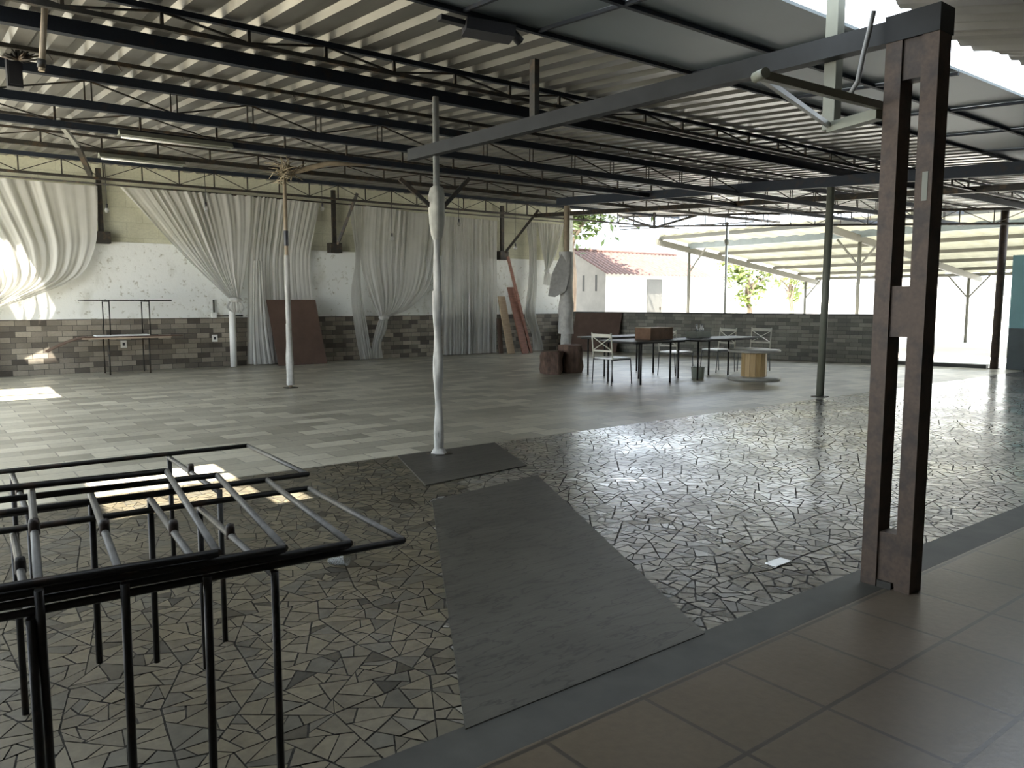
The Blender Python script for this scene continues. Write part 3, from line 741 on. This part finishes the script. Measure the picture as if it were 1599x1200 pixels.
# ------------------------------------------------------------------ steel frames
def table_frame(label, loc, L, W, H, inset, rot=(0, 0, 0), group=None, r=.0112, steel=None, barm=None, flip=False, cat='table'):
    """frame of a table without its top: local x from -L to 0, y from 0 to W"""
    steel = steel or M['frame_steel']; barm = barm or M['frame_bar']
    t = thing('topless_table', label, cat, loc, 0, group); t.rotation_euler = rot
    z = H - r
    for y in (0, W): MB().tube([(-L, y, z), (0, y, z)], r, 10).build('rail', steel, t, local=True)
    for x in (-L, 0): MB().tube([(x, 0, z), (x, W, z)], r * .95, 10).build('end_rail', barm, t, local=True)
    for x in (-inset, -L + inset):
        b = MB().tube([(x, -.02, z - 2*r), (x, W + .02, z - 2*r)], r, 10).build('crossbar', barm, t, local=True)
        MB().lathe((x, W * .52, z - r), [(.002, .03), (.012, .028), (.015, .016), (.015, -.02)], 10).build('bolt', M['frame_steel'], b, local=True)
        for y in (-.02, W + .02): MB().tube([(x, y, 0), (x, y, z - r)], r, 10).build('leg', steel, t, local=True)
    return t
H, W, L = .662, .84, 1.42
GR = 'topless black table frames stacked at the left'
for x, zn, zf, yw, lab in ((1.19, .0, .0, -.05, 'lowest topless table frame of the stack, reaching furthest right'), (1.01, .025, .060, -.065, 'second topless table frame from the bottom of the stack'),
                  (.81, .050, .105, -.08, 'third topless table frame from the bottom of the stack'), (.625, .075, .145, -.093, 'topmost table frame of the stack, set furthest left')):
    a = math.asin((zf - zn) / W)
    table_frame(lab, (x, 2.11 + H * math.sin(a), zn + .002), L, W, H, .415, (a, 0, yw), GR)
table_frame('separate topless table frame standing behind the stack of frames', (1.335, 3.2, .002), L, .84, H, .38, (0, 0, -.03), GR)
# table by the left wall, board top, with a frame standing on it
t = thing('table', 'thin-legged table with bowed plywood top by the left wall', 'table', (3.4, 16.75, 0))
MB().box((2.55, 16.5, .70), (4.12, 17.2, .722)).build('tabletop', M['board_pale'], t)
for x in (3.0, 3.72):
    for y in (16.58, 17.1): MB().tube([(x, y, 0), (x, y, .70)], .014, 8).build('leg', SD, t)
vs = []; fs = []
for k in range(13):
    x = 1.98 + .058 * k * 1.0; z = .735 - .26 * ((12 - k) / 12) ** 1.6
    vs += [(x, 16.55, z), (x, 16.95, z), (x, 16.95, z + .016), (x, 16.55, z + .016)]
for k in range(12):
    a = 4 * k
    for e in range(4): fs.append((a + e, a + (e+1) % 4, a + 4 + (e+1) % 4, a + 4 + e))
fs += [(0, 1, 2, 3), (51, 50, 49, 48)]
MB().add(vs, fs).box((2.676, 16.55, .724), (4.35, 16.95, .742)).build('bowed_board', M['plywood'], t)
tag(MB().box((2.80, 16.62, .744), (3.75, 16.92, .765)).build('white_board', M['white_board'], base=(3.2, 16.7, .744)), 'white board lying on the table by the left wall', 'board')
table_frame('open table frame standing on the table by the left wall', (4.16, 16.55, .767), 1.55, .6, .68, .42, (0, 0, 0), None)

# ------------------------------------------------------------------ tables, chairs, reel
def dark_table(label, x0, x1, y0, y1, legs, h=.74):
    t = thing('table', label, 'table', ((x0+x1)/2, (y0+y1)/2, 0), 0, 'dark-topped tables near the low wall')
    c_ = .05; poly = [(x0+c_, y0), (x1-c_, y0), (x1, y0+c_), (x1, y1-c_), (x1-c_, y1), (x0+c_, y1), (x0, y1-c_), (x0, y0+c_)]
    MB().prism(poly, h - .022, h).build('tabletop', M['table_top'], t)
    MB().box((x0+.1, y0+.06, h - .045), (x1-.1, y1-.06, h - .023)).build('apron', M['frame_steel'], t)
    for x, y in legs: MB().tube([(x, y, 0), (x, y, h - .04)], .017, 8).build('leg', M['frame_steel'], t)
dark_table('dark-topped table with the cardboard box on it', 9.52, 10.98, 9.05, 9.95, [(9.76, 9.12), (9.74, 9.88), (10.48, 9.1), (10.52, 9.88)])
dark_table('dark-topped table nearest the cable reel', 11.02, 12.9, 8.92, 9.62, [(11.2, 9.08), (11.22, 9.55), (12.1, 9.1), (12.1, 9.55)])
dark_table('dark-topped table behind the other two, nearest the low wall', 10.1, 12.0, 10.5, 11.15, [(10.35, 10.6), (10.35, 11.05), (11.7, 10.6), (11.7, 11.05)], .745)
t = thing('cardboard_box', 'brown cardboard box on the dark table', 'box', (10.55, 9.55, .74), .1)
MB().box((-.33, -.17, 0), (.33, .17, .205)).build('carton', M['carton'], t, local=True)
MB().box((-.335, -.175, .205), (.335, -.003, .211)).build('flap', M['plank_pale'], t, local=True)
MB().box((-.335, .003, .205), (.335, .175, .211)).build('flap', M['plank_pale'], t, local=True)
t = thing('crate', 'small grey plastic crate with bottles, on the table nearest the reel', 'crate', (11.62, 9.42, .74))
MB().box((11.42, 9.30, .742), (11.82, 9.31, .86)).box((11.42, 9.53, .742), (11.82, 9.54, .86)).box((11.42, 9.31, .742), (11.43, 9.53, .86)).box((11.81, 9.31, .742), (11.82, 9.53, .86)).box((11.43, 9.31, .742), (11.81, 9.53, .752)).build('tray', M['crate_grey'], t)
for x, y in ((11.52, 9.38), (11.60, 9.45), (11.66, 9.37), (11.73, 9.46)):
    o = MB().lathe((x, y, .753), [(.002, 0), (.028, .0), (.03, .02), (.03, .14), (.014, .18), (.013, .24), (.002, .24)], 12).build('bottle', M['glass'], base=(x, y, .753))
    tag(o, 'clear glass bottle in the small grey crate', 'bottle', 'clear bottles in the grey crate')
def make_chair(label):
    t = thing('chair', label, 'chair', (0, 0, 0), 0, 'white cross-back chairs around the dark tables')
    w_ = .22; cw = M['chair_white']
    MB().box((.02, -w_ + .005, .435), (.46, w_ - .005, .46)).build('seat', M['seat_white'], t, local=True)
    MB().bar((.02, -w_, .425), (.45, -w_, .425), .016, .02).bar((.02, w_, .425), (.45, w_, .425), .016, .02).bar((.45, -w_, .425), (.45, w_, .425), .016, .02).build('seat_frame', M['chair_leg'], t, local=True)
    for y in (-w_, w_):
        MB().tube([(-.03, y, 0), (.0, y, .44)], .010, 8).build('leg', M['chair_leg'], t, local=True)
        MB().tube([(.0, y, .44), (-.05, y, .88)], .0115, 8).build('back_post', cw, t, local=True)
        MB().tube([(.45, y, .43), (.49, y, 0)], .010, 8).build('leg', M['chair_leg'], t, local=True)
    MB().bar((-.043, -w_, .835), (-.043, w_, .835), .014, .055).build('top_rail', cw, t, local=True)
    MB().bar((-.013, -w_, .575), (-.013, w_, .575), .014, .03).build('lower_rail', cw, t, local=True)
    MB().bar((-.040, -w_ + .01, .81), (-.016, w_ - .01, .585), .010, .022, (1, 0, 0)).build('cross_slat', cw, t, local=True)
    MB().bar((-.036, w_ - .01, .81), (-.012, -w_ + .01, .585), .010, .022, (1, 0, 0)).build('cross_slat', cw, t, local=True)
    return t
ch = make_chair('white cross-back chair at the left end of the dark tables')
for i, (x, y, rz, lab) in enumerate(((9.30, 9.56, .05, None), (11.45, 10.0, .02, 'white cross-back chair behind the bucket, facing right'),
        (13.15, 9.95, PI - .12, 'white cross-back chair facing left behind the table end'), (13.88, 9.66, PI + .1, 'white cross-back chair behind the cable reel'))):
    o = ch if i == 0 else copy_tree(ch)
    o.location = (x, y, 0); o.rotation_euler = (0, 0, rz)
    if lab: o['label'] = lab
t = thing('cable_reel', 'upturned wooden cable reel used as a round table', 'reel', (12.12, 8.55, 0), .3)
def disc(z0, z1, r): return MB().lathe((0, 0, 0), [(.001, z0), (r - .01, z0), (r, z0 + .01), (r, z1 - .008), (r - .01, z1), (.001, z1)], 40)
disc(.0, .06, .47).build('lower_flange', M['reel_top'], t, local=True)
disc(.50, .545, .46).build('upper_flange', M['reel_top'], t, local=True)
m = MB()
for k in range(14):
    a0, a1 = 2*PI*k/14 + .012, 2*PI*(k+1)/14 - .012
    m.prism([(.225*math.cos(a0), .225*math.sin(a0)), (.225*math.cos(a1), .225*math.sin(a1)), (.19*math.cos(a1), .19*math.sin(a1)), (.19*math.cos(a0), .19*math.sin(a0))], .06, .50)
m.build('drum', M['reel_wood'], t, local=True)
t = thing('bucket', 'small cloudy plastic tub on the floor under the tables', 'bucket', (11.5, 9.32, 0))
MB().lathe((11.5, 9.32, 0), [(.09, .002), (.11, .01), (.125, .2), (.13, .205), (.12, .2), (.105, .015), (.001, .012)], 20).build('tub', M['crate_grey'], t)
MB().tube([(11.5 + .125*math.cos(a), 9.32 + .02, .19 + .07*math.sin(a)) for a in [PI*k/8 for k in range(9)]], .005, 6).build('handle', M['white_plastic'], t)
t = thing('plastic_cup', 'clear plastic cup lying on the stones right of the frames', 'cup', (1.73, 3.76, .035))
cup = MB().lathe((0, 0, 0), [(.028, 0), (.032, .004), (.042, .1), (.044, .1), (.041, .099), (.030, .006), (.001, .004)], 20).build('cup_body', M['clear_plastic'], t, local=True)
cup.rotation_euler = (0, R(82), R(-50)); cup.location = (-.04, .03, .008)
tag(MB().box((3.56, 2.33, .002), (3.70, 2.40, .008)).build('paper_scrap', M['white_board'], base=(3.63, 2.36, 0)), 'white paper scrap on the glossy stones left of the twin post', 'paper')

# ------------------------------------------------------------------ outside
w = MB(); w.box((18.6, -40, -.3), (70, 60, -.01)); w.box((-40, 17.62, -.3), (18.6, 60, -.01)); w.box((-40, -40, -.3), (-6, 17.62, -.01))
struct('ground', w, M['ground'])
struct('wall_yard_far', MB().box((39, -20, 0), (39.3, 46, 2.45)).box((38.95, -20, 2.45), (39.35, 46, 2.55)), M['white_wall'])
struct('wall_yard_left', MB().box((24, 32, 0), (39, 32.3, 2.4)), M['white_wall'])
# shed
t = thing('shed', 'small white shed with terracotta tile roof beyond the low wall', 'shed', (23.5, 23.4, 0))
xa, xb, ya, yr, yb = 21.1, 27.0, 21.6, 23.45, 25.3
m = MB()
m.add([(xa, ya, 0), (xa, yb, 0), (xa, yb, 2.5), (xa, yr, 3.36), (xa, ya, 2.5), (xb, ya, 0), (xb, yb, 0), (xb, yb, 2.5), (xb, yr, 3.36), (xb, ya, 2.5)],
      [(5,6,7,8,9), (0,5,9,4), (1,2,7,6)])
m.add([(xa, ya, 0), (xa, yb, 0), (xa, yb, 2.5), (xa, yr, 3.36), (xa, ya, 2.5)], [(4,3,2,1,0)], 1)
m.build('walls', [M['shed_wall'], M['shed_gable_shade']], t)
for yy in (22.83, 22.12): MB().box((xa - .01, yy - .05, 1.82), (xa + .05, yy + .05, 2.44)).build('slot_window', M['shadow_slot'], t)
dr = MB().box((23.4, ya - .03, .0), (24.25, ya - .005, 2.3)).build('door', M['door_grey'], t)
MB().box((24.12, ya - .06, 1.1), (24.18, ya - .03, 1.2)).build('handle', SD, dr)
for sgn, nm in ((-1, 'front_tiles'), (1, 'rear_tiles')):
    vs = []; fs = []; nx = 27 * 8; ny = 10
    for i in range(nx + 1):
        x = xa - .18 + (xb - xa + .36) * i / nx
        for j in range(ny + 1):
            q = j / ny; y = yr + sgn * (yr - ya + .28) * q; z = 3.44 - 1.02 * q
            vs.append((x, y, z + .045 * abs(math.sin(PI * i / 8)) + .018 * ((j * .999) % 2 > .5)))
    for i in range(nx):
        for j in range(ny): a = i*(ny+1)+j; fs.append((a, a+1, a+ny+2, a+ny+1))
    MB().add(vs, fs, 0, False).build(nm, M['roof_tile'], t)
MB().tube([(xa - .2, yr, 3.46), (xb + .2, yr, 3.46)], .09, 10).build('ridge', M['roof_tile'], t)
# trees
def tree(label, x, y, h, rad, nleaf, mat, seed, size=.22, base_z=.45):
    rr = random.Random(seed)
    t = thing('tree', label, 'tree', (x, y, 0), 0)
    tr = MB().tube([(x, y, 0), (x + .1, y, h*.3), (x - .05, y + .1, h*.55), (x, y, h*.8)], [.16, .13, .1, .05], 8)
    for k in range(6):
        a = rr.uniform(0, 2*PI); z = h * rr.uniform(.4, .6)
        tr.tube([(x, y, z), (x + rad*.35*math.cos(a), y + rad*.35*math.sin(a), z + h*.12), (x + rad*.7*math.cos(a), y + rad*.7*math.sin(a), z + h*.2)], [.06, .04, .02], 6)
    tr.build('trunk', M['trunk'], t)
    cl = [(x + rr.gauss(0, rad*.45), y + rr.gauss(0, rad*.45), h*rr.uniform(base_z, 1)) for _ in range(16)]
    m = MB()
    for k in range(nleaf):
        c_ = rr.choice(cl); p = Vector((c_[0] + rr.gauss(0, rad*.22), c_[1] + rr.gauss(0, rad*.22), c_[2] + rr.gauss(0, rad*.2)))
        a = Vector((rr.gauss(0, 1), rr.gauss(0, 1), rr.gauss(0, .6))).normalized(); b = a.cross(Vector((rr.gauss(0, 1), rr.gauss(0, 1), 1))).normalized()
        s = size * rr.uniform(.6, 1.3)
        m.add([p - a*s, p + b*s*.4, p + a*s, p - b*s*.4], [(0, 1, 2, 3)])
    m.build('foliage', mat, t)
tree('tall leafy green tree rising left of the shed beyond the corner', 18.9, 21.1, 7.8, 2.5, 20000, M['leaf'], 1, .15, .60)
tree('yellow-green young tree in the yard right of the shed, left one', 31.2, 22.4, 3.4, 1.0, 700, M['leaf_light'], 2, .2)
tree('small yellow-green tree at the yard wall behind the canopy post', 36.5, 23.6, 3.6, .9, 500, M['leaf_light'], 3, .2)
tree('small dark-leaved tree past the yard wall seen through the gateway', 43, 14.6, 4.0, 1.3, 900, M['leaf'], 4, .2)
tree('second dark-leaved tree past the yard wall, further right', 44.5, 9.6, 3.9, 1.3, 900, M['leaf'], 5, .2)
# carport canopy
t = thing('carport', 'pale sloping carport canopy standing in the yard', 'carport', (25, 11, 0))
CZ = lambda x: 3.62 - .123 * (x - 20.4)
m = MB(); vs = []; fs = []
n = 200; y0, y1 = -6, 18.3
for i in range(n + 1):
    y = y0 + (y1 - y0) * i / n; d_ = .03 * (1 if i % 4 in (1, 2) else 0)
    vs += [(20.2, y, CZ(20.2) + d_), (30.2, y, CZ(30.2) + d_)]
for i in range(n): fs.append((2*i, 2*i+1, 2*i+3, 2*i+2))
m.add(vs, fs).build('roof_sheet', M['canopy_sheet'], t)
for k, x in enumerate((20.4, 21.9, 23.6, 25.3, 27.0, 28.7, 30.0)):
    MB().bar((x, y0, CZ(x) - .07), (x, y1, CZ(x) - .07), .07, .11 if k != 1 else .2).build('purlin', M['canopy_cream'] if k != 1 else M['canopy_steel'], t)
for y in (-5.5, 1.0, 6.6, 12.0, 18.25):
    MB().bar((20.2, y, CZ(20.2) - .22), (30.2, y, CZ(30.2) - .22), .08, .2).build('rafter', M['canopy_cream'], t)
for x in (21.9, 29.2):
    for y in (-5.5, 1.0, 6.6, 12.0, 18.25):
        MB().tube([(x, y, -.01), (x, y, CZ(x) - .3)], .055, 10).build('post', M['canopy_cream'], t)
        for s in (-1, 1):
            if s == 1 and y > 18: continue
            MB().bar((x, y, CZ(x) - 1.0), (x, y + s * .7, CZ(x) - .2), .05, .05).build('knee_brace', M['canopy_cream'], t)
MB().bar((20.2, y1 + .06, CZ(20.2) - .12), (30.3, y1 + .06, CZ(30.2) - .12), .04, .32).build('gutter', M['white_wall'], t)

# ------------------------------------------------------------------ light, camera
wd = bpy.data.worlds.new('World'); bpy.context.scene.world = wd; wd.use_nodes = True
bg = wd.node_tree.nodes['Background']; bg.inputs[0].default_value = (.80, .90, 1.0, 1); bg.inputs[1].default_value = 1.6
sd = bpy.data.lights.new('sun', 'SUN'); sd.energy = 9.0; sd.angle = R(.6); sd.color = (1, .94, .84)
so = bpy.data.objects.new('sun', sd); C.objects.link(so)
so.rotation_euler = Vector((.46, .34, -1)).to_track_quat('-Z', 'Y').to_euler(); so.location = (-8, -6, 20)
cd = bpy.data.cameras.new('camera'); cam = bpy.data.objects.new('camera', cd); C.objects.link(cam)
cd.sensor_fit = 'HORIZONTAL'; cd.sensor_width = 36; cd.lens = 36 * 1220 / 1599
cd.clip_start = .05; cd.clip_end = 300
cam.location = (0, 0, 1.40)
cam.rotation_euler = (R(90) - math.atan(128 / 1220), 0, -math.atan2(1227, 1596))
sc = bpy.context.scene; sc.camera = cam
vs_ = sc.view_settings
vs_.view_transform = 'Standard'; vs_.look = 'None'; vs_.gamma = 1; vs_.use_curve_mapping = False
vs_.exposure = 2.1
sc.cycles.max_bounces = 10; sc.cycles.diffuse_bounces = 6; sc.cycles.transparent_max_bounces = 16
sc.cycles.caustics_reflective = False; sc.cycles.caustics_refractive = False
sc.cycles.sample_clamp_indirect = 8
